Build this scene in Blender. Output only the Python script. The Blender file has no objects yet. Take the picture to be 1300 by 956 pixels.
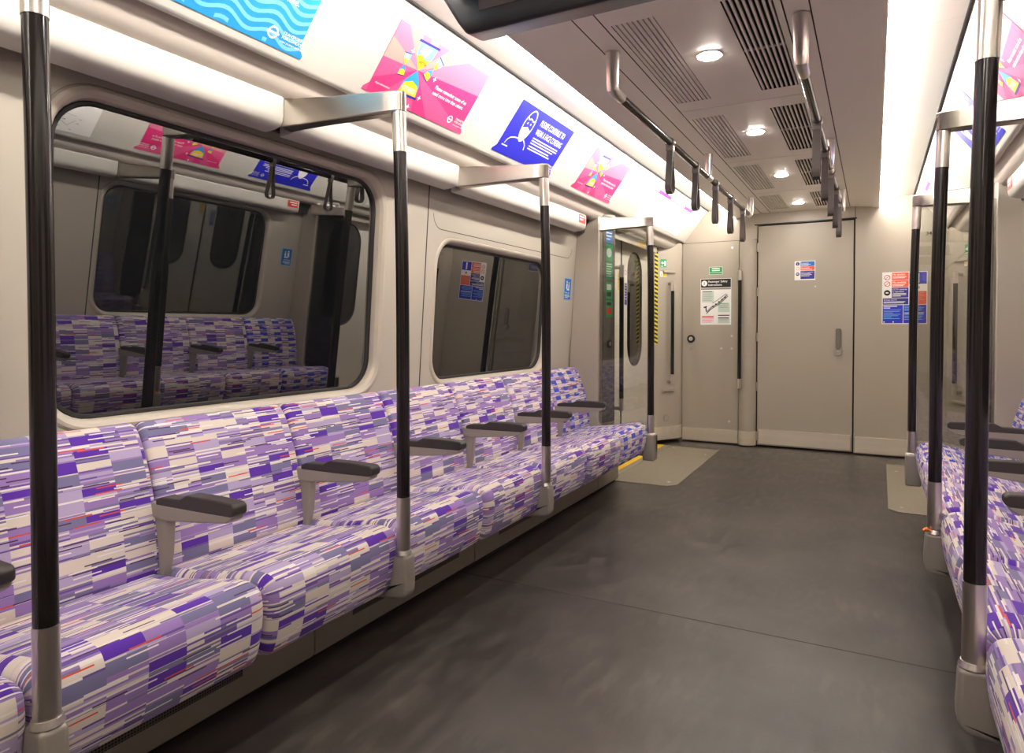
import bpy, bmesh, math, random
from mathutils import Vector, Matrix
PI = math.pi
random.seed(4)
sc = bpy.context.scene
COL = sc.collection

# ------------------------------------------------------------ camera, world, exposure
FPX = 850.0
cd = bpy.data.cameras.new('camera'); cam = bpy.data.objects.new('camera', cd); COL.objects.link(cam)
cd.sensor_width = 36.0; cd.lens = FPX / 1300 * 36; cd.shift_y = -44.5 / 1300; cd.clip_start = .02
cam.location = (0.56, 0, 1.1)
cam.rotation_euler = (math.radians(90 - 1.112), 0, math.radians(28.4))
sc.camera = cam
w = bpy.data.worlds.new('tunnel_dark'); sc.world = w; w.use_nodes = True
w.node_tree.nodes['Background'].inputs[0].default_value = (.02, .022, .026, 1)
w.node_tree.nodes['Background'].inputs[1].default_value = .3
vs = sc.view_settings
vs.view_transform = 'Standard'; vs.look = 'None'; vs.gamma = 1; vs.use_curve_mapping = False
vs.exposure = 0.9
COVE = 30.0        # emission of the cove light strips
SPOT = 170.0        # emission of the round ceiling lamps

# ------------------------------------------------------------ materials
def lin(c):
    return tuple(((v / 255 / 12.92) if v / 255 <= .04045 else ((v / 255 + .055) / 1.055) ** 2.4) for v in c)
class G:
    """tiny node-graph helper"""
    def __init__(s, name):
        s.m = bpy.data.materials.new(name); s.m.use_nodes = True
        s.nt = s.m.node_tree; s.n = s.nt.nodes; s.l = s.nt.links
        s.b = s.n['Principled BSDF']
    def put(s, sock, v):
        if isinstance(v, bpy.types.NodeSocket): s.l.new(v, sock)
        else: sock.default_value = v
    def math(s, op, a, b=0.0, c=0.0):
        n = s.n.new('ShaderNodeMath'); n.operation = op
        s.put(n.inputs[0], a); s.put(n.inputs[1], b); s.put(n.inputs[2], c)
        return n.outputs[0]
    def mix(s, f, a, b):
        n = s.n.new('ShaderNodeMix'); n.data_type = 'RGBA'
        s.put(n.inputs[0], f); s.put(n.inputs[6], a if not isinstance(a, tuple) else (*a[:3], 1)); s.put(n.inputs[7], b if not isinstance(b, tuple) else (*b[:3], 1))
        return n.outputs[2]
    def noise(s, scale, detail=3, vec=None, stretch=None):
        n = s.n.new('ShaderNodeTexNoise'); n.inputs['Scale'].default_value = scale; n.inputs['Detail'].default_value = detail
        if vec is None: vec = s.n.new('ShaderNodeTexCoord').outputs['Object']
        if stretch:
            mp = s.n.new('ShaderNodeMapping'); mp.inputs['Scale'].default_value = stretch
            s.l.new(vec, mp.inputs[0]); vec = mp.outputs[0]
        s.l.new(vec, n.inputs['Vector']); return n.outputs[0]
    def wn(s, a, b):
        c = s.n.new('ShaderNodeCombineXYZ'); s.put(c.inputs[0], a); s.put(c.inputs[1], b)
        n = s.n.new('ShaderNodeTexWhiteNoise'); n.noise_dimensions = '2D'; s.l.new(c.outputs[0], n.inputs[0])
        return n.outputs[0]
    def ramp(s, f, stops, const=False):
        n = s.n.new('ShaderNodeValToRGB'); cr = n.color_ramp
        if const: cr.interpolation = 'CONSTANT'
        while len(cr.elements) < len(stops): cr.elements.new(.5)
        for e, (p, c) in zip(cr.elements, stops): e.position = p; e.color = (*c, 1)
        s.put(n.inputs[0], f); return n.outputs[0]
    def bump(s, h, strength=.2, dist=.002):
        n = s.n.new('ShaderNodeBump'); n.inputs['Strength'].default_value = strength; n.inputs['Distance'].default_value = dist
        s.l.new(h, n.inputs['Height']); s.l.new(n.outputs[0], s.b.inputs['Normal'])
def pm(name, rgb, rough=.5, metal=0.0, var=.05, scale=6, emit=None, spec=None, bump=None, stretch=None):
    g = G(name); c = lin(rgb)
    f = g.noise(scale, 3, stretch=stretch)
    lo = tuple(max(0, v * (1 - var)) for v in c); hi = tuple(min(1, v * (1 + var)) for v in c)
    g.put(g.b.inputs['Base Color'], g.ramp(f, [(.3, lo), (.7, hi)]))
    g.b.inputs['Roughness'].default_value = rough; g.b.inputs['Metallic'].default_value = metal
    if spec is not None: g.b.inputs['Specular IOR Level'].default_value = spec
    if bump: g.bump(g.noise(bump[0], 2), bump[1], bump[2])
    if emit:
        g.b.inputs['Emission Color'].default_value = (*emit[0], 1); g.b.inputs['Emission Strength'].default_value = emit[1]
    return g.m
M = {}
M['wall'] = pm('wall_panel_beige', (186, 178, 164), .42, var=.02, scale=1.5, bump=(350, .05, .0005))
M['surround'] = pm('window_surround_beige', (188, 178, 164), .35, var=.02)
M['endwall'] = pm('end_wall_taupe', (170, 160, 146), .45, var=.025, scale=1.2)
M['ceil'] = pm('ceiling_panel', (242, 234, 227), .42, .35, var=.02, scale=1.5)
M['white'] = pm('cove_white', (202, 198, 190), .35, var=.01)
M['soffit'] = pm('soffit_grey', (196, 186, 176), .4, var=.03, scale=2)
M['steel'] = pm('brushed_steel', (214, 208, 200), .30, 1.0, .06, 30, stretch=(1, 1, .04))
M['satin'] = pm('satin_metal_arm', (172, 164, 154), .26, 1.0, .05, 25, stretch=(.1, 1, 1))
M['kick'] = pm('kick_plate_steel', (226, 216, 200), .38, .55, .05, 20, stretch=(.05, 1, 1))
M['black'] = pm('grab_pole_black', (30, 25, 25), .16, var=.08, scale=20)
M['foot'] = pm('pole_foot_grey', (160, 152, 143), .38, .25, .03)
M['armgrey'] = pm('armrest_grey', (152, 144, 134), .42, var=.03)
M['pad'] = pm('armrest_pad_dark', (58, 52, 50), .5, var=.06, scale=40, bump=(500, .2, .0006))
M['gasket'] = pm('rubber_gasket', (34, 31, 30), .5, var=.05)
M['seam'] = pm('panel_seam_dark', (52, 46, 42), .7, var=.05)  # dark colour of the joints between panels and floor sheets
M['plinth'] = pm('plinth_grey', (168, 158, 142), .4, .15, .05, 3)
M['dark'] = pm('dark_void', (24, 21, 20), .7, var=.05)
M['door'] = pm('door_cream', (236, 229, 216), .38, var=.02)
M['slat'] = pm('vent_slat', (225, 216, 207), .45, var=.02)
M['voidc'] = pm('vent_void', (30, 26, 25), .8, var=.05)
M['strap'] = pm('strap_grey', (84, 76, 73), .45, var=.05, scale=30)
M['strapclip'] = pm('strap_clip', (128, 122, 118), .3, .5, .03)
M['mat'] = pm('floor_mat_tan', (136, 126, 110), .6, var=.06, scale=60, bump=(300, .2, .001))
M['yellow'] = pm('threshold_yellow', (236, 190, 20), .5, var=.03)
M['thresh'] = pm('threshold_alu', (150, 142, 130), .4, .4, .05)
M['screen'] = pm('display_black', (26, 23, 27), .45, var=.1)
M['handlegrey'] = pm('door_handle_grey', (118, 112, 104), .4, .2)
M['fascia'] = pm('control_fascia_grey', (112, 108, 102), .25, var=.04)
M['lamp'] = pm('lamp_lens', (255, 250, 240), .4, emit=((1, .93, .84), SPOT))
M['led'] = pm('led_strip', (255, 250, 240), .4, emit=((1, .94, .87), COVE))
M['ink_w'] = pm('print_white', (245, 243, 240), .45, var=.01)
M['ink_k'] = pm('print_black', (28, 26, 28), .5, var=.02)
M['ink_blue'] = pm('print_royal_blue', (38, 40, 190), .45, var=.02)
M['ink_navy'] = pm('print_navy', (48, 40, 140), .45, var=.02)
M['ink_sky'] = pm('print_sky', (42, 150, 215), .45, var=.01)
M['ink_sky2'] = pm('print_sky_light', (120, 200, 238), .45, var=.01)
M['ink_pink'] = pm('print_pink', (222, 52, 120), .45, var=.01)
M['ink_pink2'] = pm('print_pink_mid', (226, 84, 138), .45, var=.01)
M['ink_pink3'] = pm('print_pink_pale', (222, 118, 150), .45, var=.01)
M['ink_pink4'] = pm('print_pink_cream', (208, 150, 142), .45, var=.01)
M['ink_yel'] = pm('print_yellow', (240, 200, 30), .45, var=.01)
M['ink_purple'] = pm('print_purple', (140, 36, 165), .45, var=.01)
M['ink_orange'] = pm('print_orange', (235, 95, 60), .45, var=.01)
M['ink_red'] = pm('print_red', (215, 50, 45), .45, var=.01)
M['ink_green'] = pm('print_green', (25, 150, 90), .45, var=.01)
M['ink_mint'] = pm('print_mint', (205, 220, 208), .45, var=.01)
M['ink_grey'] = pm('print_grey', (150, 148, 146), .45, var=.01)
M['ink_cblue'] = pm('print_clear_blue', (30, 110, 195), .45, var=.01)
M['copper'] = pm('metallic_orange', (214, 120, 50), .3, .6, .1)  # orange, partly metallic, for the small lump at the pole foot

def mk_floor():
    g = G('floor_lino_dark')
    tc = g.n.new('ShaderNodeTexCoord').outputs['Object']
    a = g.noise(2.4, 8, tc); b = g.noise(22, 9, tc, (1, .3, 1)); s = g.noise(420, 1, tc)
    base = g.ramp(a, [(.3, lin((50, 45, 43))), (.7, lin((76, 70, 66)))])
    sc1 = g.ramp(b, [(.46, (0, 0, 0)), (.70, (.48, .48, .48))])
    msk = g.ramp(g.noise(1.9, 4, tc), [(.38, (0, 0, 0)), (.66, (1, 1, 1))])
    sc1 = g.math('MULTIPLY', sc1, msk)
    c1 = g.mix(sc1, base, lin((116, 108, 100)))
    sp = g.ramp(s, [(.68, (0, 0, 0)), (.74, (.45, .45, .45))])
    c2 = g.mix(sp, c1, lin((138, 130, 122)))
    g.put(g.b.inputs['Base Color'], c2)
    g.put(g.b.inputs['Roughness'], g.math('MULTIPLY_ADD', b, .3, .22))
    g.bump(s, .12, .0006)
    return g.m
M['floor'] = mk_floor()

def mk_glass_night():
    g = G('night_window_glass')
    g.b.inputs['Base Color'].default_value = (.006, .0065, .007, 1)
    g.put(g.b.inputs['Roughness'], g.math('MULTIPLY_ADD', g.noise(3, 2), .015, .0))
    g.b.inputs['IOR'].default_value = 2.7
    return g.m
M['night'] = mk_glass_night()
def mk_glass():
    g = G('draught_screen_glass')
    tr = g.n.new('ShaderNodeBsdfTransparent'); tr.inputs[0].default_value = (.80, .80, .77, 1)
    gl = g.n.new('ShaderNodeBsdfGlossy'); gl.inputs['Roughness'].default_value = .02
    fr = g.n.new('ShaderNodeFresnel'); fr.inputs[0].default_value = 1.5
    f = g.math('MULTIPLY_ADD', g.noise(5, 4), .05, g.math('MULTIPLY', fr.outputs[0], 1.2))
    mx = g.n.new('ShaderNodeMixShader'); g.l.new(f, mx.inputs[0]); g.l.new(tr.outputs[0], mx.inputs[1]); g.l.new(gl.outputs[0], mx.inputs[2])
    out = [n for n in g.n if n.type == 'OUTPUT_MATERIAL'][0]; g.l.new(mx.outputs[0], out.inputs[0])
    return g.m
M['glass'] = mk_glass()

def mk_moquette(name, violet, slate, priority=False):
    g = G(name)
    uv = g.n.new('ShaderNodeUVMap'); uv.uv_map = 'UVMap'
    sep = g.n.new('ShaderNodeSeparateXYZ'); g.l.new(uv.outputs[0], sep.inputs[0])
    oi = g.n.new('ShaderNodeObjectInfo')
    off = g.math('FLOOR', g.math('MULTIPLY', oi.outputs['Random'], 17))
    u0, v = sep.outputs[0], sep.outputs[1]
    u = g.math('ADD', u0, g.math('MULTIPLY', off, .085))
    CW, BH, SH = (.088, .034, .0048) if not priority else (.075, .026, .0055)
    c = g.math('FLOOR', g.math('DIVIDE', u, CW))
    if priority:
        vb = g.math('ADD', g.math('DIVIDE', v, BH), 0.0)
    else:
        vb = g.math('ADD', g.math('DIVIDE', v, BH), g.math('MULTIPLY', g.wn(c, 3.3), 5.0))
    b = g.math('FLOOR', vb)
    r1 = g.wn(c, b)
    cream, lil, lil2 = lin((222, 210, 198)), lin((154, 124, 186)), lin((180, 164, 200))
    if priority:
        par = g.math('MODULO', g.math('ABSOLUTE', g.math('ADD', c, b)), 2.0)
        solid = g.ramp(r1, [(0, cream), (.25, lil2), (.5, lil), (.72, cream), (.88, lin((120, 90, 160)))], True)
        isb = g.math('MULTIPLY', g.math('LESS_THAN', par, .5), g.math('LESS_THAN', g.math('MODULO', g.math('ABSOLUTE', b), 2.0), .5))
        solid = g.mix(isb, solid, violet)
        isstripe = g.math('MULTIPLY', g.math('GREATER_THAN', r1, .55), g.math('SUBTRACT', 1, isb))
    else:
        solid = g.ramp(r1, [(0, cream), (.20, slate), (.35, violet), (.50, lil), (.66, lil2), (.76, cream)], True)
        isstripe = g.math('GREATER_THAN', r1, .76)
    # fine stripes fill the rest of every cell
    s = g.math('FLOOR', g.math('DIVIDE', v, SH))
    cs = g.math('FLOOR', g.math('ADD', g.math('DIVIDE', u, CW), g.math('MULTIPLY', g.math('GREATER_THAN', g.wn(s, 7.7), .6), .5)))
    r2 = g.wn(cs, s)
    stripes = g.ramp(r2, [(0, cream), (.29, lil2), (.43, lil), (.60, lin((112, 82, 158))), (.74, lin((126, 122, 152))), (.84, lin((232, 224, 218)))], True)
    frac = g.math('FRACT', vb)
    solidpart = g.math('LESS_THAN', frac, g.math('MULTIPLY_ADD', g.wn(g.math('ADD', c, 9.5), b), .42, .50))
    isstripe = g.math('MAXIMUM', isstripe, g.math('SUBTRACT', 1, solidpart))
    if priority: isstripe = g.math('MULTIPLY', isstripe, g.math('SUBTRACT', 1, isb))
    col = g.mix(isstripe, solid, stripes)
    # short accent dashes lying over everything
    fr = g.math('FRACT', g.math('DIVIDE', v, SH))
    thin = g.math('LESS_THAN', fr, .7)
    ca = g.math('FLOOR', g.math('ADD', g.math('DIVIDE', u, .07), g.math('MULTIPLY', g.wn(s, 1.7), 4.0)))
    r3 = g.wn(ca, g.math('ADD', s, 40.5))
    a1 = g.math('MULTIPLY', g.math('GREATER_THAN', r3, .980), thin)
    col = g.mix(a1, col, lin((222, 84, 62)))
    a2 = g.math('MULTIPLY', g.math('MULTIPLY', g.math('GREATER_THAN', r3, .82), g.math('LESS_THAN', r3, .88)), thin)
    col = g.mix(a2, col, lin((236, 230, 228)))
    a3 = g.math('MULTIPLY', g.math('LESS_THAN', r3, .04), thin)
    col = g.mix(a3, col, lin((84, 56, 92)))
    g.put(g.b.inputs['Base Color'], col)
    g.b.inputs['Roughness'].default_value = .85
    g.b.inputs['Specular IOR Level'].default_value = .2
    g.b.inputs['Sheen Weight'].default_value = .15
    g.bump(g.noise(600, 2), .35, .0015)
    return g.m
M['moq'] = mk_moquette('moquette_purple', lin((92, 48, 166)), lin((122, 118, 156)))
M['moqb'] = mk_moquette('moquette_priority_blue', lin((56, 76, 196)), lin((108, 104, 146)), True)

def mk_hazard():
    g = G('hazard_yellow_black')
    tc = g.n.new('ShaderNodeTexCoord').outputs['Object']
    sep = g.n.new('ShaderNodeSeparateXYZ'); g.l.new(tc, sep.inputs[0])
    z = g.math('FRACT', g.math('MULTIPLY', g.math('ADD', sep.outputs[2], g.math('MULTIPLY', sep.outputs[0], .6)), 26))
    g.put(g.b.inputs['Base Color'], g.mix(g.math('GREATER_THAN', z, .5), lin((225, 205, 30)), lin((25, 22, 20))))
    g.b.inputs['Roughness'].default_value = .4
    return g.m
M['hazard'] = mk_hazard()
def mk_mesh():
    g = G('perforated_vent_mesh')
    tc = g.n.new('ShaderNodeTexCoord').outputs['Object']
    sep = g.n.new('ShaderNodeSeparateXYZ'); g.l.new(tc, sep.inputs[0])
    a = g.math('GREATER_THAN', g.math('FRACT', g.math('MULTIPLY', sep.outputs[1], 125)), .35)
    b = g.math('GREATER_THAN', g.math('FRACT', g.math('MULTIPLY', sep.outputs[2], 125)), .35)
    g.put(g.b.inputs['Base Color'], g.mix(g.math('MULTIPLY', a, b), lin((104, 96, 86)), lin((18, 16, 15))))
    g.b.inputs['Roughness'].default_value = .6
    return g.m
M['mesh'] = mk_mesh()

# ------------------------------------------------------------ geometry helpers
class MB:
    def __init__(s): s.v = []; s.f = []; s.m = []; s.mats = []; s.uv = None
    def mi(s, m):
        m = M[m]
        if m not in s.mats: s.mats.append(m)
        return s.mats.index(m)
    def add(s, vs_, fs, mat):
        o = len(s.v); k = s.mi(mat); s.v += [tuple(p) for p in vs_]
        for f in fs: s.f.append(tuple(i + o for i in f)); s.m.append(k)
        return s
    def box(s, x0, x1, y0, y1, z0, z1, mat):
        x0, x1 = sorted((x0, x1)); y0, y1 = sorted((y0, y1))
        return s.add([(x, y, z) for x in (x0, x1) for y in (y0, y1) for z in (z0, z1)],
              [(0, 1, 3, 2), (4, 6, 7, 5), (0, 4, 5, 1), (2, 3, 7, 6), (0, 2, 6, 4), (1, 5, 7, 3)], mat)
    def prism(s, pts, y0, y1, mat, axis='y', flip=1):
        """pts: 2D (x,z) for axis y; (x,y) for axis z; (y,z) for axis x; flip multiplies x"""
        def P(a, b, t):
            if axis == 'y': return (a * flip, t, b)
            if axis == 'z': return (a * flip, b, t)
            return (t * flip, a, b)
        n = len(pts)
        vs_ = [P(a, b, y0) for a, b in pts] + [P(a, b, y1) for a, b in pts]
        fs = [(i, (i + 1) % n, (i + 1) % n + n, i + n) for i in range(n)] + [tuple(range(n))[::-1], tuple(range(n, 2 * n))]
        return s.add(vs_, fs, mat)
    def sheet(s, pts, y0, y1, mat, flip=1):
        n = len(pts)
        return s.add([(a * flip, y0, b) for a, b in pts] + [(a * flip, y1, b) for a, b in pts],
              [(i, i + 1, i + 1 + n, i + n) for i in range(n - 1)], mat)
    def tube(s, path, r, mat, seg=20, cap=True):
        path = [Vector(p) for p in path]; n = len(path)
        rs = r if isinstance(r, (list, tuple)) else [r] * n
        d0 = (path[1] - path[0]).normalized()
        up = Vector((0, 0, 1)) if abs(d0.z) < .9 else Vector((0, 1, 0))
        a = d0.cross(up).normalized(); vs_ = []
        for i, p in enumerate(path):
            d = (path[min(i + 1, n - 1)] - path[max(i - 1, 0)]).normalized()
            a = (a - d * a.dot(d)).normalized(); b = d.cross(a)
            for k in range(seg):
                t = 2 * PI * k / seg; vs_.append(p + (a * math.cos(t) + b * math.sin(t)) * rs[i])
        fs = [(i * seg + k, i * seg + (k + 1) % seg, (i + 1) * seg + (k + 1) % seg, (i + 1) * seg + k) for i in range(n - 1) for k in range(seg)]
        if cap: fs += [tuple(range(seg))[::-1], tuple(range((n - 1) * seg, n * seg))]
        return s.add(vs_, fs, mat)
    def disc(s, c, n, r, mat, h=.002, seg=28):
        n = Vector(n).normalized(); c = Vector(c)
        return s.tube([c, c + n * h], r, mat, seg)
    def build(s, name, parent=None, bevel=0, seg=2, smooth=40):
        me = bpy.data.meshes.new(name); me.from_pydata(s.v, [], s.f)
        for m in s.mats: me.materials.append(m)
        for p, k in zip(me.polygons, s.m): p.material_index = k
        bm = bmesh.new(); bm.from_mesh(me)
        if s.uv:
            lay = bm.loops.layers.uv.new('UVMap')
            for f in bm.faces:
                for l in f.loops: l[lay].uv = s.uv[l.vert.index]
        bmesh.ops.recalc_face_normals(bm, faces=bm.faces)
        bm.to_mesh(me); bm.free()
        me.shade_smooth(); me.set_sharp_from_angle(angle=math.radians(smooth))
        o = bpy.data.objects.new(name, me); COL.objects.link(o)
        if parent: o.parent = parent; o.matrix_parent_inverse = Matrix.Identity(4); o.location = -wt(parent) if not parent.get('_loc') else (0, 0, 0)
        if bevel:
            b = o.modifiers.new('edge', 'BEVEL'); b.width = bevel; b.segments = seg; b.limit_method = 'ANGLE'; b.angle_limit = math.radians(35)
            b.harden_normals = True
        return o
def wt(o): return Vector(o.location) + (wt(o.parent) if o.parent else Vector((0, 0, 0)))
def tag(o, label, cat, group=None):
    o['label'] = label; o['category'] = cat
    if group: o['group'] = group
    return o
def struct(o): o['kind'] = 'structure'; return o
def thing(name, label, cat, loc=(0, 0, 0), group=None):
    o = bpy.data.objects.new(name, None); COL.objects.link(o); o.location = loc; o.empty_display_size = .05
    return tag(o, label, cat, group)
def wx(z): return 1.36 - .067 * (z - .85)          # inner face of the leaning side wall
def rrect(y0, y1, z0, z1, r, n=8):
    pts = []
    for cy, cz, a0 in ((y1 - r, z1 - r, 0), (y0 + r, z1 - r, 90), (y0 + r, z0 + r, 180), (y1 - r, z0 + r, 270)):
        for k in range(n + 1):
            a = math.radians(a0 + 90 * k / n); pts.append((cy + r * math.cos(a), cz + r * math.sin(a)))
    return pts
def hole_panel(mb, hole, y0, y1, z0, z1, P, mat):
    """flat panel y0..y1 x z0..z1 with a convex hole; P maps (y,z,depth)->xyz"""
    cy = sum(p[0] for p in hole) / len(hole); cz = sum(p[1] for p in hole) / len(hole)
    n = len(hole); out = []
    for (y, z) in hole:
        dy, dz = y - cy, z - cz
        ty = ((y1 if dy > 0 else y0) - cy) / dy if abs(dy) > 1e-6 else 1e9
        tz = ((z1 if dz > 0 else z0) - cz) / dz if abs(dz) > 1e-6 else 1e9
        t = min(ty, tz); out.append([cy + dy * t, cz + dz * t])
    for c in ((y0, z0), (y1, z0), (y1, z1), (y0, z1)):
        k = min(range(n), key=lambda i: (out[i][0] - c[0]) ** 2 + (out[i][1] - c[1]) ** 2); out[k] = list(c)
    vs_ = [P(a, b, 0) for a, b in hole] + [P(a, b, 0) for a, b in out]
    mb.add(vs_, [(i, (i + 1) % n, (i + 1) % n + n, i + n) for i in range(n)], mat)
def grow(r, d): return r
def ring(mb, pa, da, pb, db, P, mat):
    n = len(pa); mb.add([P(a, b, da) for a, b in pa] + [P(a, b, db) for a, b in pb], [(i, (i + 1) % n, (i + 1) % n + n, i + n) for i in range(n)], mat)
def side(S):
    return lambda y, z, d: (S * (wx(z) + d), y, z)

_tc = {}
def text_mesh(t):
    if t in _tc: return _tc[t]
    cu = bpy.data.curves.new('lettering', 'FONT'); cu.body = t; cu.size = 1; cu.fill_mode = 'FRONT' if hasattr(cu, 'fill_mode') else cu.fill_mode
    cu.dimensions = '2D'; cu.fill_mode = 'BOTH'; cu.offset = .012; cu.resolution_u = 3
    o = bpy.data.objects.new('lettering', cu); COL.objects.link(o)
    dg = bpy.context.evaluated_depsgraph_get(); dg.update()
    me = bpy.data.meshes.new_from_object(o.evaluated_get(dg))
    r = ([tuple(v.co) for v in me.vertices], [tuple(p.vertices) for p in me.polygons])
    bpy.data.objects.remove(o); bpy.data.curves.remove(cu); bpy.data.meshes.remove(me)
    _tc[t] = r; return r
class Art:
    """printed graphics laid on a flat sheet: u right, v up, n out"""
    def __init__(s, o, u, v, thick=.0012):
        s.o = Vector(o); s.u = Vector(u).normalized(); s.v = Vector(v).normalized(); s.n = s.u.cross(s.v); s.mb = MB(); s.t = thick
    def P(s, x, y, k=0): return s.o + s.u * x + s.v * y + s.n * (s.t + .00035 * k)
    def poly(s, pts, mat, k=1):
        s.mb.add([s.P(x, y, k) for x, y in pts], [tuple(range(len(pts)))], mat); return s
    def rect(s, x0, y0, x1, y1, mat, k=1): return s.poly([(x0, y0), (x1, y0), (x1, y1), (x0, y1)], mat, k)
    def base(s, pts, mat):
        n = len(pts)
        s.mb.add([s.P(x, y, 0) - s.n * s.t for x, y in pts] + [s.P(x, y, 0) for x, y in pts],
                 [(i, (i + 1) % n, (i + 1) % n + n, i + n) for i in range(n)] + [tuple(range(n)), tuple(range(n, 2 * n))], mat); return s
    def circ(s, cx, cy, r, mat, k=1, n=24, sx=1): return s.poly([(cx + r * sx * math.cos(2 * PI * i / n), cy + r * math.sin(2 * PI * i / n)) for i in range(n)], mat, k)
    def line(s, pts, w, mat, k=1):
        for (a, b), (c, d) in zip(pts[:-1], pts[1:]):
            L = math.hypot(c - a, d - b) or 1; nx, ny = -(d - b) / L * w / 2, (c - a) / L * w / 2
            s.poly([(a - nx, b - ny), (c - nx, d - ny), (c + nx, d + ny), (a + nx, b + ny)], mat, k)
        return s
    def ringc(s, cx, cy, r, w, mat, k=1, a0=0, a1=360, n=24, sx=1):
        return s.line([(cx + r * sx * math.cos(math.radians(a0 + (a1 - a0) * i / n)), cy + r * math.sin(math.radians(a0 + (a1 - a0) * i / n))) for i in range(n + 1)], w, mat, k)
    def text(s, t, x, y, h, mat, k=2, sx=1.0, rot=0):
        vs_, fs = text_mesh(t); c, q = math.cos(rot), math.sin(rot)
        s.mb.add([s.P(x + (a * sx * c - b * q) * h, y + (a * sx * q + b * c) * h, k) for a, b, _ in vs_], fs, mat); return s
    def bars(s, x, y, ws, h, gap, mat, k=2):
        for i, w_ in enumerate(ws): s.rect(x, y - i * gap, x + w_, y - i * gap + h, mat, k)
        return s
    def fit(s, t, x, y, h, w_, mat, k=2):
        vs_, _ = text_mesh(t); L = max(v[0] for v in vs_); return s.text(t, x, y, h, mat, k, w_ / (L * h))
    def build(s, name, parent=None): return s.mb.build(name, parent)

YN, YF = -2.2, 6.546                      # ends of the modelled car
# ============================================================ THE SETTING
# floor
mb = MB(); mb.box(-1.38, 1.38, YN, YF + .06, -.05, 0, 'floor')
fl = struct(mb.build('floor'))
mb = MB()
for y in (2.534, .1): mb.box(-1.06, 1.06, y - .0022, y + .0022, 0, .0006, 'seam')
o = mb.build('floor_seam', fl)
# floor mats and thresholds at the two doorways
for S in (-1, 1):
    k = thing('doorway_mat', 'tan rectangular floor mat in front of the %s side doors' % ('left' if S < 0 else 'right'), 'floor mat', (S * .9, 5.37, 0), 'doorway mats')
    mb = MB(); mb.prism([(1.11, 4.58), (.70, 4.60), (.645, 4.66), (.655, 6.18), (1.11, 6.20)], 0, .004, 'mat', 'z', S); mb.build('mat', k, .0015)
    for (x, y) in ((.72, 5.9), (.72, 4.72), (1.05, 6.1)):
        mb = MB(); mb.disc((S * x, y, .004), (0, 0, 1), .012, 'steel', .0008, 14); mb.build('fixing', k)
    mb = MB(); mb.box(S * 1.11, S * 1.16, 4.58, 6.2, 0, .006, 'thresh'); struct(mb.build('trim_%d' % (20 + (S > 0))))
    mb = MB(); mb.box(S * 1.16, S * 1.235, 4.58, 6.2, 0, .007, 'yellow'); tag(mb.build('threshold_strip'), 'yellow edge strip on the floor along the %s doorway' % ('left' if S < 0 else 'right'), 'edge strip', 'yellow threshold strips')

# side walls with windows
WINS = [(-1.30, -.02, .855, 1.715), (.985, 2.265, .855, 1.715), (2.74, 3.975, .85, 1.515)]
BAYS = [(YN, .46), (.46, 2.615), (2.615, 4.43)]
n_win = 0
for S in (-1, 1):
    nm = 'left' if S < 0 else 'right'; P = side(S)
    mb = MB()
    WN = WINS if S < 0 else WINS[:2] + [(2.68, 4.03, .855, 1.715)]
    for (y0, y1), (a, b, c, d) in zip(BAYS, WN):
        hole_panel(mb, rrect(a - .055, b + .055, c - .045, d + .045, .15), y0 + .003, y1 - .003, .3, 1.80, P, 'wall')
    mb.sheet([(1.44, 0), (1.44, 1.9)], YN, 4.5, 'dark', S)
    for y in (.46, 2.615): mb.add([P(y - .004, .8, -.0004), P(y + .004, .8, -.0004), P(y + .004, 1.8, -.0004), P(y - .004, 1.8, -.0004)], [(0, 1, 2, 3)], 'seam')
    # outline of the access panel above the small window
    wl = struct(mb.build('wall_' + nm))
    mb = MB()
    pts = rrect(2.66, 4.33, 1.585, 1.90, .07)
    pts = [p for p in pts if p[1] < 1.79] if S < 0 else []
    for (a, b), (c, d) in zip(pts[:-1], pts[1:]):
        L = math.hypot(c - a, d - b)
        if L < .001: continue
        nx, ny = -(d - b) / L * .0018, (c - a) / L * .0018
        mb.add([P(a - nx, b - ny, -.0006), P(c - nx, d - ny, -.0006), P(c + nx, d + ny, -.0006), P(a + nx, b + ny, -.0006)], [(0, 1, 2, 3)], 'seam')
    if S < 0: mb.build('access_panel_seam', wl)
    for (a, b, c, d) in WN:
        n_win += 1
        root = bpy.data.objects.new('window_%d' % n_win, None); COL.objects.link(root); root.location = (S * 1.33, (a + b) / 2, c); struct(root)
        mb = MB()
        def R(g, r): return rrect(a - g, b + g, c - g * .8, d + g * .8, r)
        stages = [(R(.055, .15), 0), (R(.048, .145), -.005), (R(.038, .138), -.0055), (R(.027, .132), .001), (R(.018, .127), .014), (R(.013, .124), .034)]
        for (pa, da), (pb, db) in zip(stages[:-1], stages[1:]): ring(mb, pa, da, pb, db, P, 'surround')
        mb.build('window_frame', root)
        mb = MB(); ring(mb, R(.013, .124), .034, R(.009, .12), .030, P, 'gasket'); ring(mb, R(.009, .12), .030, R(.0, .115), .032, P, 'gasket'); ring(mb, R(.0, .115), .032, R(-.004, .11), .041, P, 'gasket')
        mb.build('rubber_seal', root)
        mb = MB(); pp = R(-.003, .11); mb.add([P(y, z, .040) for y, z in pp], [tuple(range(len(pp)))], 'night'); mb.build('pane', root)

# rear end wall behind the camera
mb = MB(); mb.box(-1.4, 1.4, YN - .05, YN, 0, 2.3, 'endwall'); struct(mb.build('wall_rear'))

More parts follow.
